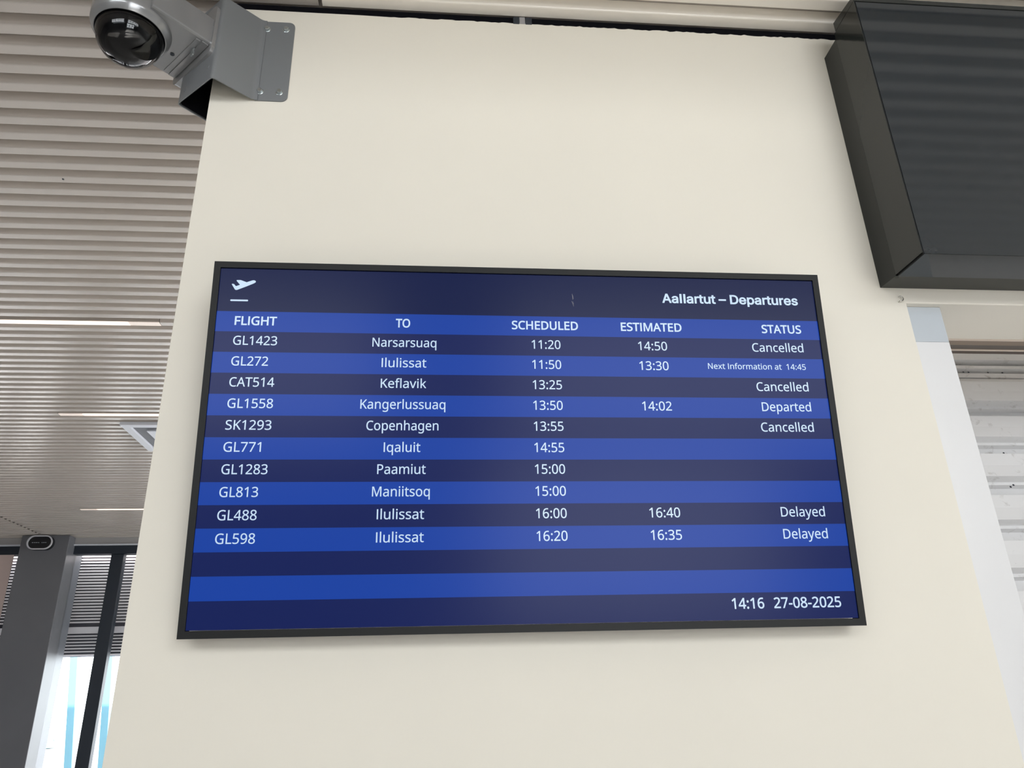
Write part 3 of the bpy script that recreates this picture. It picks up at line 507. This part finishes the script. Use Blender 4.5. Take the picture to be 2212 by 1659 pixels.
# screen face: header band, 13 rows, footer band
ROW = 0.04925; Z0 = 0.6974
edges = [HH, Z0] + [Z0 - ROW * i for i in range(1, 14)] + [0.0]
fx = [-W2, W2]
v, f, fm = [], [], []
for e in edges: v += [(-W2 - 0.001, 0, e), (W2 + 0.001, 0, e)]
for i in range(len(edges) - 1):
    f.append((2 * i, 2 * i + 1, 2 * i + 3, 2 * i + 2))
    fm.append(2 if i == 0 else (1 if i % 2 == 1 and i < 14 else 0))
n = len(v)
v += [(-W2 - 0.001, 0.018, HH), (W2 + 0.001, 0.018, HH), (W2 + 0.001, 0.018, 0), (-W2 - 0.001, 0.018, 0)]
f.append((n, n + 1, n + 2, n + 3)); fm.append(0)
SCR = mesh_obj('screen', v, f, [M['dark_em'], M['light_em'], M['head_em']], D, fm=fm)

def area2(l): return sum(l[i][0] * l[(i + 1) % len(l)][1] - l[(i + 1) % len(l)][0] * l[i][1] for i in range(len(l))) / 2
def inside(p, l):
    c = False
    for i in range(len(l)):
        (x1, y1), (x2, y2) = l[i], l[i - 1]
        if (y1 > p[1]) != (y2 > p[1]) and p[0] < (x2 - x1) * (p[1] - y1) / (y2 - y1) + x1: c = not c
    return c
def grow(l, d):
    """outline moved outwards by d (holes, wound the other way, shrink)"""
    out = []
    n = len(l)
    for i in range(n):
        a, b, c = l[i - 1], l[i], l[(i + 1) % n]
        e1 = Vector((b[0] - a[0], b[1] - a[1])).normalized(); e2 = Vector((c[0] - b[0], c[1] - b[1])).normalized()
        n1 = Vector((-e1.y, e1.x)); n2 = Vector((-e2.y, e2.x)); q = n1 + n2
        q = q / max(q.length_squared / 2, 0.9) if q.length > 1e-6 else n1
        out.append((b[0] + q.x * d, b[1] + q.y * d))
    return out
def ear_clip(outer, holes):
    """triangles of a polygon with holes; outer and holes as 2d point lists, returns points and triangles"""
    poly = outer[:] if area2(outer) > 0 else outer[::-1]
    for h in sorted(holes, key=lambda q: -max(p[0] for p in q)):
        h = h[:] if area2(h) < 0 else h[::-1]
        hi = max(range(len(h)), key=lambda i: h[i][0]); hp = h[hi]; best = None
        for k, p in enumerate(poly):
            if p[0] < hp[0]: continue
            d = (p[0] - hp[0]) ** 2 + (p[1] - hp[1]) ** 2
            if best is not None and d >= best[0]: continue
            ok = True
            for i in range(len(poly)):
                a, b = poly[i - 1], poly[i]
                if a == p or b == p: continue
                o = lambda u, v, w: (v[0] - u[0]) * (w[1] - u[1]) - (v[1] - u[1]) * (w[0] - u[0])
                if o(a, b, hp) * o(a, b, p) < 0 and o(hp, p, a) * o(hp, p, b) < 0: ok = False; break
            if ok: best = (d, k)
        k = best[1] if best else 0
        poly = poly[:k + 1] + h[hi:] + h[:hi + 1] + poly[k:]
    idx = list(range(len(poly))); tris = []
    cr = lambda a, b, c: (b[0] - a[0]) * (c[1] - a[1]) - (b[1] - a[1]) * (c[0] - a[0])
    while len(idx) > 3:
        n = len(idx); pick = None
        for strict in (True, False):
            for i in range(n):
                a, b, c = poly[idx[i - 1]], poly[idx[i]], poly[idx[(i + 1) % n]]
                w = cr(a, b, c)
                if w < -1e-9 if not strict else w <= 1e-9: continue
                if abs(w) > 1e-9 and any(p not in (a, b, c) and cr(a, b, p) >= 0 and cr(b, c, p) >= 0 and cr(c, a, p) >= 0 for p in (poly[j] for j in idx)): continue
                pick = i; break
            if pick is not None: break
        if pick is None: pick = 0
        tris.append((idx[pick - 1], idx[pick], idx[(pick + 1) % n])); idx.pop(pick)
    tris.append(tuple(idx)); return poly, tris
FILL = {}
def glyph_text(name, font, s, x0, x1, base, cap, bold=0.0, emi='white_em', capu=573.0, parent=None):
    """flat print: outlines of the string fitted between x0 and x1 on the baseline"""
    pen = 0; v = []; f = []
    for ch in s:
        adv, data = font[ch]
        key = (id(font), ch, bold)
        if key not in FILL:
            g = []
            for part in data.split(' / '):
                if part:
                    q = list(map(int, part.split())); g.append([(q[i], q[i + 1]) for i in range(0, len(q), 2)])
            outs = [l for l in g if area2(l) < 0]; hol = [l for l in g if area2(l) > 0]; FILL[key] = []
            for k, l in enumerate(outs):
                mine = [h for h in hol if inside(h[0], l) and (k == 0 or not inside(h[0], outs[0]))]
                FILL[key].append(ear_clip(grow(l, bold), [grow(h, bold) for h in mine]))
        for pts, tris in FILL[key]:
            n = len(v); v += [(p[0] + pen, p[1]) for p in pts]; f += [tuple(i + n for i in t) for t in tris]
        pen += adv
    a = min(p[0] for p in v); b = max(p[0] for p in v); sx = (x1 - x0) / (b - a); sy = cap / capu
    v = [(x0 + (p[0] - a) * sx, -0.0006, base + p[1] * sy) for p in v]
    me = bpy.data.meshes.new(name); me.from_pydata([tuple(p) for p in v], [], f); me.materials.append(M[emi])
    return link(bpy.data.objects.new(name, me), parent or SCR)
base = lambda r: Z0 - ROW * (r + 0.652)
def word(s, x0, x1, r, cap=0.0213, bold=5, dz=0.0):
    o = glyph_text('lettering', NOTO, s, x0, x1, base(r) + dz, cap, bold)
    o['label'] = 'white lettering reading ' + s.replace('  ', ' '); return o
HEAD = [('FLIGHT', -0.6736, -0.5797), ('TO', -0.3093, -0.2761), ('SCHEDULED', -0.0385, 0.1195), ('ESTIMATED', 0.2231, 0.3716), ('STATUS', 0.5710, 0.6705)]
for s, a, b in HEAD: word(s, a, b, 0, 0.0203, 18, -0.001)
FL = ['GL1423', 'GL272', 'CAT514', 'GL1558', 'SK1293', 'GL771', 'GL1283', 'GL813', 'GL488', 'GL598']
FW = [0.0975, 0.0809, 0.0979, 0.0985, 0.0985, 0.0798, 0.0972, 0.0808, 0.0815, 0.0818]
TOW = [('Narsarsuaq', .1465), ('Ilulissat', .1017), ('Keflavik', .1028), ('Kangerlussuaq', .1903), ('Copenhagen', .1600), ('Iqaluit', .0807), ('Paamiut', .1060), ('Maniitsoq', .1251), ('Ilulissat', .1017), ('Ilulissat', .1017)]
SC = ['11:20', '11:50', '13:25', '13:50', '13:55', '14:55', '15:00', '15:00', '16:00', '16:20']
ES = {0: '14:50', 1: '13:30', 3: '14:02', 8: '16:40', 9: '16:35'}
ST = {0: ('Cancelled', .1279), 2: ('Cancelled', .1279), 3: ('Departed', .1203), 4: ('Cancelled', .1279), 8: ('Delayed', .1037), 9: ('Delayed', .1037)}
for i in range(10):
    word(FL[i], -0.6732, -0.6732 + FW[i], i + 1)
    s, w = TOW[i]; word(s, -0.2881 - w / 2, -0.2881 + w / 2, i + 1)
    word(SC[i], 0.0075, 0.0758, i + 1)
    if i in ES: word(ES[i], 0.2620, 0.3324, i + 1)
    if i in ST: s, w = ST[i]; word(s, 0.6700 - w, 0.6700, i + 1)
word('Next Information at  14:45', 0.4284, 0.6701, 2, 0.0140, 6, 0.0045)
word('14:16', 0.4318, 0.5046, 13, 0.0218, 13, -0.0012); word('27-08-2025', 0.5267, 0.6800, 13, 0.0218, 13, -0.0012)
o = glyph_text('lettering', INTER, 'Aallartut – Departures', 0.3292, 0.6715, 0.7388, 0.0225, 21, capu=509.0)
o['label'] = 'bold white lettering reading Aallartut – Departures'
# take-off pictogram with its runway line
ic = [(-0.6878, 0.7640), (-0.6869, 0.7650), (-0.6840, 0.7648), (-0.6822, 0.7640), (-0.6780, 0.7592), (-0.6690, 0.7628), (-0.6775, 0.7728), (-0.6772, 0.7746), (-0.6690, 0.7748), (-0.6672, 0.7744), (-0.6546, 0.7696), (-0.6420, 0.7745), (-0.6385, 0.7750), (-0.6350, 0.7737), (-0.6338, 0.7716), (-0.6345, 0.7698), (-0.6380, 0.7672), (-0.6548, 0.7590), (-0.6744, 0.7502), (-0.6772, 0.7499), (-0.6795, 0.7508)]
ic = MB().prism([(x, -0.0009, z) for x, z in ic], (0, 0.0005, 0)).build('takeoff_pictogram', M['white_em'], SCR)
ic['label'] = 'white pictogram of an aeroplane taking off'
ln = [(-0.6866, 0.7222)] + [(-0.6491, 0.7222), (-0.6482, 0.7230), (-0.6478, 0.7241), (-0.6482, 0.7252), (-0.6491, 0.7260), (-0.6866, 0.7260), (-0.6875, 0.7252), (-0.6879, 0.7241), (-0.6875, 0.7230)]
MB().prism([(x, -0.0009, z) for x, z in ln], (0, 0.0005, 0)).build('runway_line', M['white_em'], SCR)
for a, b in (((0.1085, 0.757), (0.1095, 0.742)), ((0.1098, 0.753), (0.1110, 0.744)), ((0.1068, 0.738), (0.1112, 0.725)), ((0.1092, 0.737), (0.1114, 0.730))):  # thin pale streaks on the header band
    MB().prism([(a[0], -0.0004, a[1]), (a[0] + 0.0007, -0.0004, a[1]), (b[0] + 0.0007, -0.0004, b[1]), (b[0], -0.0004, b[1])], (0, 0.0003, 0)).build('pale_streak', M['pale_streak'], SCR)

# ---------------------------------------------------------------- dome camera on its corner bracket
K = empty('dome_camera', (-0.858, 0, 3.153))
tag(K, 'silver dome security camera on grey bracket at top left corner of cream wall', 'camera')
def kl(p): return (p[0] + 0.858, p[1], p[2] - 3.153)
zb, zt = 3.153, 3.453
F1, E1, E2, F2 = (-0.7385, -0.003), (-0.8303, -0.0814), (-0.9507, 0.0249), (-0.861, 0.118)
def sheet_quad(a, b, t, z0, z1, name, m=M['bracket'], ext=0.0):
    dx_, dy_ = b[0] - a[0], b[1] - a[1]; L = math.hypot(dx_, dy_); nx, ny = -dy_ / L * t, dx_ / L * t
    ax, ay = a[0] - dx_ / L * ext, a[1] - dy_ / L * ext; bx, by = b[0] + dx_ / L * ext, b[1] + dy_ / L * ext
    pts = [kl((ax, ay, z0)), kl((bx, by, z0)), kl((bx + nx, by + ny, z0)), kl((ax + nx, ay + ny, z0))]
    return MB().prism(pts, (0, 0, z1 - z0)).build(name, m, K)
# bent sheet metal: fold rounded a little through intermediate points
def bent(path, t, z0, z1):
    m = MB(); n = len(path); nrm = []
    for i in range(n):
        a = path[max(i - 1, 0)]; b = path[min(i + 1, n - 1)]; dx_, dy_ = b[0] - a[0], b[1] - a[1]; L = math.hypot(dx_, dy_)
        nrm.append((dy_ / L * t, -dx_ / L * t))
    inn = [(p[0] + q[0], p[1] + q[1]) for p, q in zip(path, nrm)]
    poly = path + inn[::-1]
    m.prism([kl((x, y, z0)) for x, y in poly], (0, 0, z1 - z0)); return m
def lerp(a, b, s): return (a[0] + (b[0] - a[0]) * s, a[1] + (b[1] - a[1]) * s)
def fillet(a, b, c, r, n=5):
    la = math.hypot(a[0] - b[0], a[1] - b[1]); lc = math.hypot(c[0] - b[0], c[1] - b[1])
    p, q = lerp(b, a, r / la), lerp(b, c, r / lc)
    return [((1 - t) ** 2 * p[0] + 2 * t * (1 - t) * b[0] + t * t * q[0], (1 - t) ** 2 * p[1] + 2 * t * (1 - t) * b[1] + t * t * q[1]) for t in [i / n for i in range(n + 1)]]
path = fillet((-0.70, -0.0035), F1, E1, 0.012) + fillet(F1, E1, E2, 0.008) + fillet(E1, E2, F2, 0.008) + fillet(E2, F2, (-0.861, 0.2), 0.01)
br = bent(path[::-1], 0.003, zb, zt).build('bracket', M['bracket'], K); shade_auto(br, 25)
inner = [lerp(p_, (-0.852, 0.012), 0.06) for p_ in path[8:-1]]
bi = bent(inner[::-1], 0.001, zb + 0.002, zt - 0.004).build('inner_shade', M['black'], br)  # black sheet standing in for the shade inside the closed bracket
MB().prism([kl((x, y, zt - 0.004)) for x, y in path[4:]] + [kl((-0.8585, 0.11, zt - 0.004)), kl((-0.8585, -0.001, zt - 0.004))], (0, 0, 0.003)).build('top_plate', M['bracket'], br)
R_ = 0.018
pl = [(-0.733, zb), (-0.645 - R_, zb)] + [(-0.645 - R_ + R_ * math.sin(a), zb + R_ - R_ * math.cos(a)) for a in [math.pi / 2 * i / 6 for i in range(1, 7)]] + [(-0.645 - R_ + R_ * math.cos(a), zt - R_ + R_ * math.sin(a)) for a in [math.pi / 2 * i / 6 for i in range(0, 7)]] + [(-0.733, zt)]
MB().prism([kl((x, -0.0035, z)) for x, z in pl], (0, 0.0035, 0)).build('wall_plate', M['bracket'], K)
MB().prism([kl((-0.8615, 0.12, zb)), kl((-0.8615, 0.215, zb)), kl((-0.8615, 0.215, zt)), kl((-0.8615, 0.12, zt))], (0.0035, 0, 0)).build('wall_plate', M['bracket'], K)
WPL = [c for c in K.children if c.name.startswith('wall_plate')][0]
for bx, bz in ((-0.7243, 3.4214), (-0.6696, 3.4233), (-0.7227, 3.1844), (-0.6686, 3.1840)):
    m = MB(); c = kl((bx, -0.0035, bz))
    m.lathe([(0.0105, 0), (0.0105, 0.0015), (0.0095, 0.002)], c, 24, 'y')
    m.lathe([(0.0078, 0.002), (0.0078, 0.0075), (0.0066, 0.0088)], c, 6, 'y')
    m.build('bolt', M['zinc'], WPL)
# arm frame: u along the mounting face (to the right), w outward
uw = Vector((LB2[0] - LB1[0], LB2[1] - LB1[1], 0)); 
u = uw.normalized(); wv = Vector((u.y, -u.x, 0))
if wv.y > 0: wv = -wv
A0 = Vector((LB1[0], LB1[1], 0)); AW = uw.length
def ap(s, w, z): # s 0..AW, w outward, z world
    p = A0 + u * s + wv * w; return kl((p.x, p.y, z))
def aprism(pts_sz, w0, w1): # outline in (s,z) pushed outward
    a = [ap(s, w0, z) for s, z in pts_sz]; dv = wv * (w1 - w0); m = MB(); m.prism(a, (dv.x, dv.y, 0)); return m
def rrect(s0, s1, z0, z1, r, n=5):
    p = []
    for cx, cz, a0 in ((s1 - r, z0 + r, -90), (s1 - r, z1 - r, 0), (s0 + r, z1 - r, 90), (s0 + r, z0 + r, 180)):
        for i in range(n + 1):
            a = math.radians(a0 + 90 * i / n); p.append((cx + r * math.cos(a), cz + r * math.sin(a)))
    return p
AZ = 3.2744
bp_ = aprism(rrect(-0.004, AW + 0.006, AZ - 0.030, AZ + 0.150, 0.022), -0.020, 0.0).build('base_plate', M['silver'], K); shade_auto(bp_, 40)
def ap_bevel(s0, s1, z0, z1, w0, w1, b):
    return aprism([(s0 + b, z0), (s1 - b, z0), (s1 - b * 0.3, z0 + b * 0.3), (s1, z0 + b), (s1, z1), (s0, z1), (s0, z0 + b), (s0 + b * 0.3, z0 + b * 0.3)], w0, w1)
DC = Vector((-1.0457, -0.1206, 0)); AL = (DC - A0).dot(wv)
arm = ap_bevel(0.0, AW, AZ, AZ + 0.066, 0.0, AL, 0.006).build('arm', M['silver'], K)
ap_bevel(0.003, AW - 0.003, AZ + 0.0675, AZ + 0.092, 0.0, AL, 0.001).build('arm_cover', M['silver'], arm)
ap_bevel(0.006, AW - 0.008, AZ - 0.004, AZ, 0.002, 0.020, 0.001).build('underplate', M['silver'], arm)
ap_bevel(0.010, AW - 0.012, AZ - 0.003, AZ, 0.024, 0.036, 0.001).build('underplate', M['silver'], arm)
aprism(rrect(AW * 0.72, AW * 0.72 + 0.013, AZ - 0.030, AZ - 0.003, 0.002, 2), 0.022, 0.026).build('latch', M['zinc'], arm)
p = ap(AW * 0.42, 0.050, AZ - 0.001); MB().lathe([(0.006, -0.001), (0.006, 0.0)], (p[0], p[1], p[2]), 16).build('screw', M['frame'], arm)
# small bolts on the bracket face under the arm
e_ = Vector((E1[0] - E2[0], E1[1] - E2[1], 0)).normalized(); nf = Vector((e_.y, -e_.x, 0)); nf = nf if nf.y < 0 else -nf
for s_, zz in ((0.03, 3.185), (0.135, 3.205)):
    c = Vector((E2[0], E2[1], 0)) + e_ * s_
    c = kl((c.x, c.y, zz)); c = Vector(c) + nf * 0.001
    m = MB(); ring = [c + e_ * 0.006 * math.cos(a) + Vector((0, 0, 0.006 * math.sin(a))) for a in [math.pi / 3 * i for i in range(6)]]
    m.prism([tuple(q) for q in ring], tuple(nf * 0.003)); m.build('bolt', M['bracket'], br)
c0 = kl((DC.x, DC.y, 3.250)); 
prof = [(0.0868, 0.016), (0.0868, 0.0012), (0.0878, 0.0), (0.0895, 0.0002), (0.0985, 0.0125), (0.1010, 0.020), (0.1015, 0.030), (0.1015, 0.115), (0.097, 0.135), (0.085, 0.152), (0.06, 0.163), (0.02, 0.168)]
hs = MB().lathe(prof, c0, 96).build('housing', M['silver'], K); shade_auto(hs, 30)
MB().lathe([(0.0800, 0.002), (0.0866, 0.002), (0.0866, 0.022), (0.0800, 0.022)], c0, 64, close=True).build('gasket', M['black'], hs)
def hemi(r, n=24): return [(max(r * math.cos(a), 1e-4), -r * math.sin(a)) for a in [math.pi / 2 * i / n for i in range(n + 1)]]
d1 = MB().lathe([(0.0838, 0.012)] + hemi(0.0845), c0, 72).build('dome', M['domeglass'], K, smooth=True)
d2 = MB().lathe([(0.072, 0.012)] + hemi(0.0775), c0, 64).build('inner_dome', M['lens'], d1, smooth=True)

# ---------------------------------------------------------------- dark glossy box over the opening
X0, X1 = 0.9935, 2.9
BX = empty('wall_box', (X0, 0, 2.575))
tag(BX, 'large dark grey glossy metal box mounted high on the wall over the opening', 'box')
def xl(pts, xa, xb, name, m):
    v = [(xa - X0, y, z - 2.575) for y, z in pts]; return MB().prism(v, (xb - xa, 0, 0)).build(name, m, BX)
xl([(0, 2.589), (-0.076, 2.581), (-0.076, 3.420), (0, 3.420)], X0, X1, 'back_frame', M['boxback'])
xl([(-0.078, 2.580), (-0.1935, 2.5745), (-0.1935, 3.440), (-0.078, 3.440)], X0 + 0.0035, X0 + 0.006, 'rib', M['bezel'])
xl([(-0.077, 2.584), (-0.196, 2.578), (-0.196, 3.441), (-0.077, 3.441)], X0 - 0.0005, X0 + 0.0015, 'side_panel', M['boxside'])
xl([(-0.077, 2.5795), (-0.195, 2.5735), (-0.195, 2.5755), (-0.077, 2.5815)], X0 + 0.0055, X1, 'bottom_panel', M['boxside'])
xl([(-0.1935, 2.578), (-0.195, 2.575), (-0.195, 3.440), (-0.1935, 3.440)], X0 + 0.0055, X1, 'front_panel', M['boxm'])
xl([(-0.079, 2.590), (-0.190, 2.586), (-0.190, 3.438), (-0.079, 3.438)], X0 + 0.012, X1, 'core', M['black'])
xl([(-0.083, 3.4445), (-0.1955, 3.4435), (-0.1955, 3.459), (-0.188, 3.462), (-0.083, 3.478)], X0, X1, 'top_cap', M['boxside'])

# ---------------------------------------------------------------- opening on the right
PO = empty('white_post', (1.112, 0.11, 0)); tag(PO, 'flat white post standing in the opening right of the cream wall', 'post')
MB().box((-0.0545, -0.090, 0), (0.055, 0.09, 2.436), 0.0012).build('shaft', M['post'], PO)
MB().box((-0.0545, -0.0895, 2.4365), (0.055, 0.09, HB - 0.0005), 0.0006).build('shaded_top', M['postshade'], PO)  # upper end of the post, soffit shade painted on, no separate plate
TR = empty('ceiling_track', (1.2, 0.27, HB)); tag(TR, 'bronze brown stepped track along the top of the opening', 'track')
def tbox(y0, y1, z0, z1, name, m): return MB().box((-0.02, y0 - 0.27, z0 - HB), (2.9, y1 - 0.27, z1 - HB)).build(name, m, TR)
tbox(0.2122, 0.2205, HB - 0.002, 2.9, 'edge_strip', M['bronzel'])
tbox(0.2207, 0.2575, HB + 0.002, 2.9, 'rail', M['bronze'])
tbox(0.2577, 0.2895, HB + 0.004, 2.9, 'groove', M['groove'])
tbox(0.2897, 0.2965, HB + 0.001, 2.9, 'edge_strip', M['bronzel'])
tbox(0.2967, 0.3220, HB + 0.004, 2.9, 'rail', M['bronzed'])
CL = empty('ribbed_cladding', (1.1, 0.75, 0.9)); tag(CL, 'white ribbed metal cladding with chipped dirty paint seen through the opening at the right', 'cladding')
PR = [(0.0, 0.008), (0.26, 0.001), (0.52, 0.0), (0.535, -0.032), (0.60, -0.032), (0.61, -0.052), (0.92, -0.052), (1.0, 0.008)]
PT = [(0, 0.008), (0.05, 0), (0.28, 0), (0.29, -0.032), (0.40, -0.032), (0.44, -0.004), (0.53, -0.004), (0.54, -0.034), (0.62, -0.034), (0.66, -0.008), (0.79, -0.008), (0.80, -0.030), (0.85, -0.030), (0.88, 0.0), (1, 0.008)]
def cpt(t, pz):
    Y = 2.5 * (1 - 0.0243 * t) - 1.751 - 0.9354 * pz; Z = 1.55 + 2.5 * (0.4328 - 0.0643 * t) + 0.3535 * pz
    return (0, Y - 0.75, Z - 0.9)
for k in range(-2, 10):
    Q = PT if k == -1 else PR
    A = [cpt(k + a, b) for a, b in Q]; B = [cpt(k + a, b - 0.0015) for a, b in Q]
    m = MB(); n = len(A); v = A + B[::-1]
    m.prism([(a_ + 0.25, b_, c_) for a_, b_, c_ in v], (2.95, 0, 0)); pn = m.build('panel', M['sheet'], CL)
for hx, t, pz in HOLES:
    c = Vector(cpt(t, pz)); nn = Vector((0, -0.9354, 0.3535)); tt = Vector((0, 0.3535, 0.9354))
    ring = [c + nn * 0.0003 + Vector((hx - 1.1, 0, 0)) + Vector((0.0035 * math.cos(a), 0, 0)) + tt * 0.0035 * math.sin(a) for a in [math.pi / 5 * i for i in range(10)]]
    MB().prism([tuple(q) for q in ring], tuple(nn * 0.0008)).build('chip', M['frame'], CL)

# little wire hook screwed into the wall
hk = MB(); hc = Vector((1.0405, -0.007, 2.5525)); pts = [(1.036, 0.002, 2.5452), (1.036, -0.005, 2.5452), (1.0365, -0.0065, 2.5455)]
for i in range(13):
    a = math.radians(-120 + 250 * i / 12); pts.append((hc.x + 0.0068 * math.cos(a), hc.y, hc.z + 0.0075 * math.sin(a)))
hk.tube(pts, 0.0014, 8)
tag(hk.build('wire_hook', M['hook'], smooth=True), 'tiny open wire hook screwed into the wall below the dark box', 'hook')
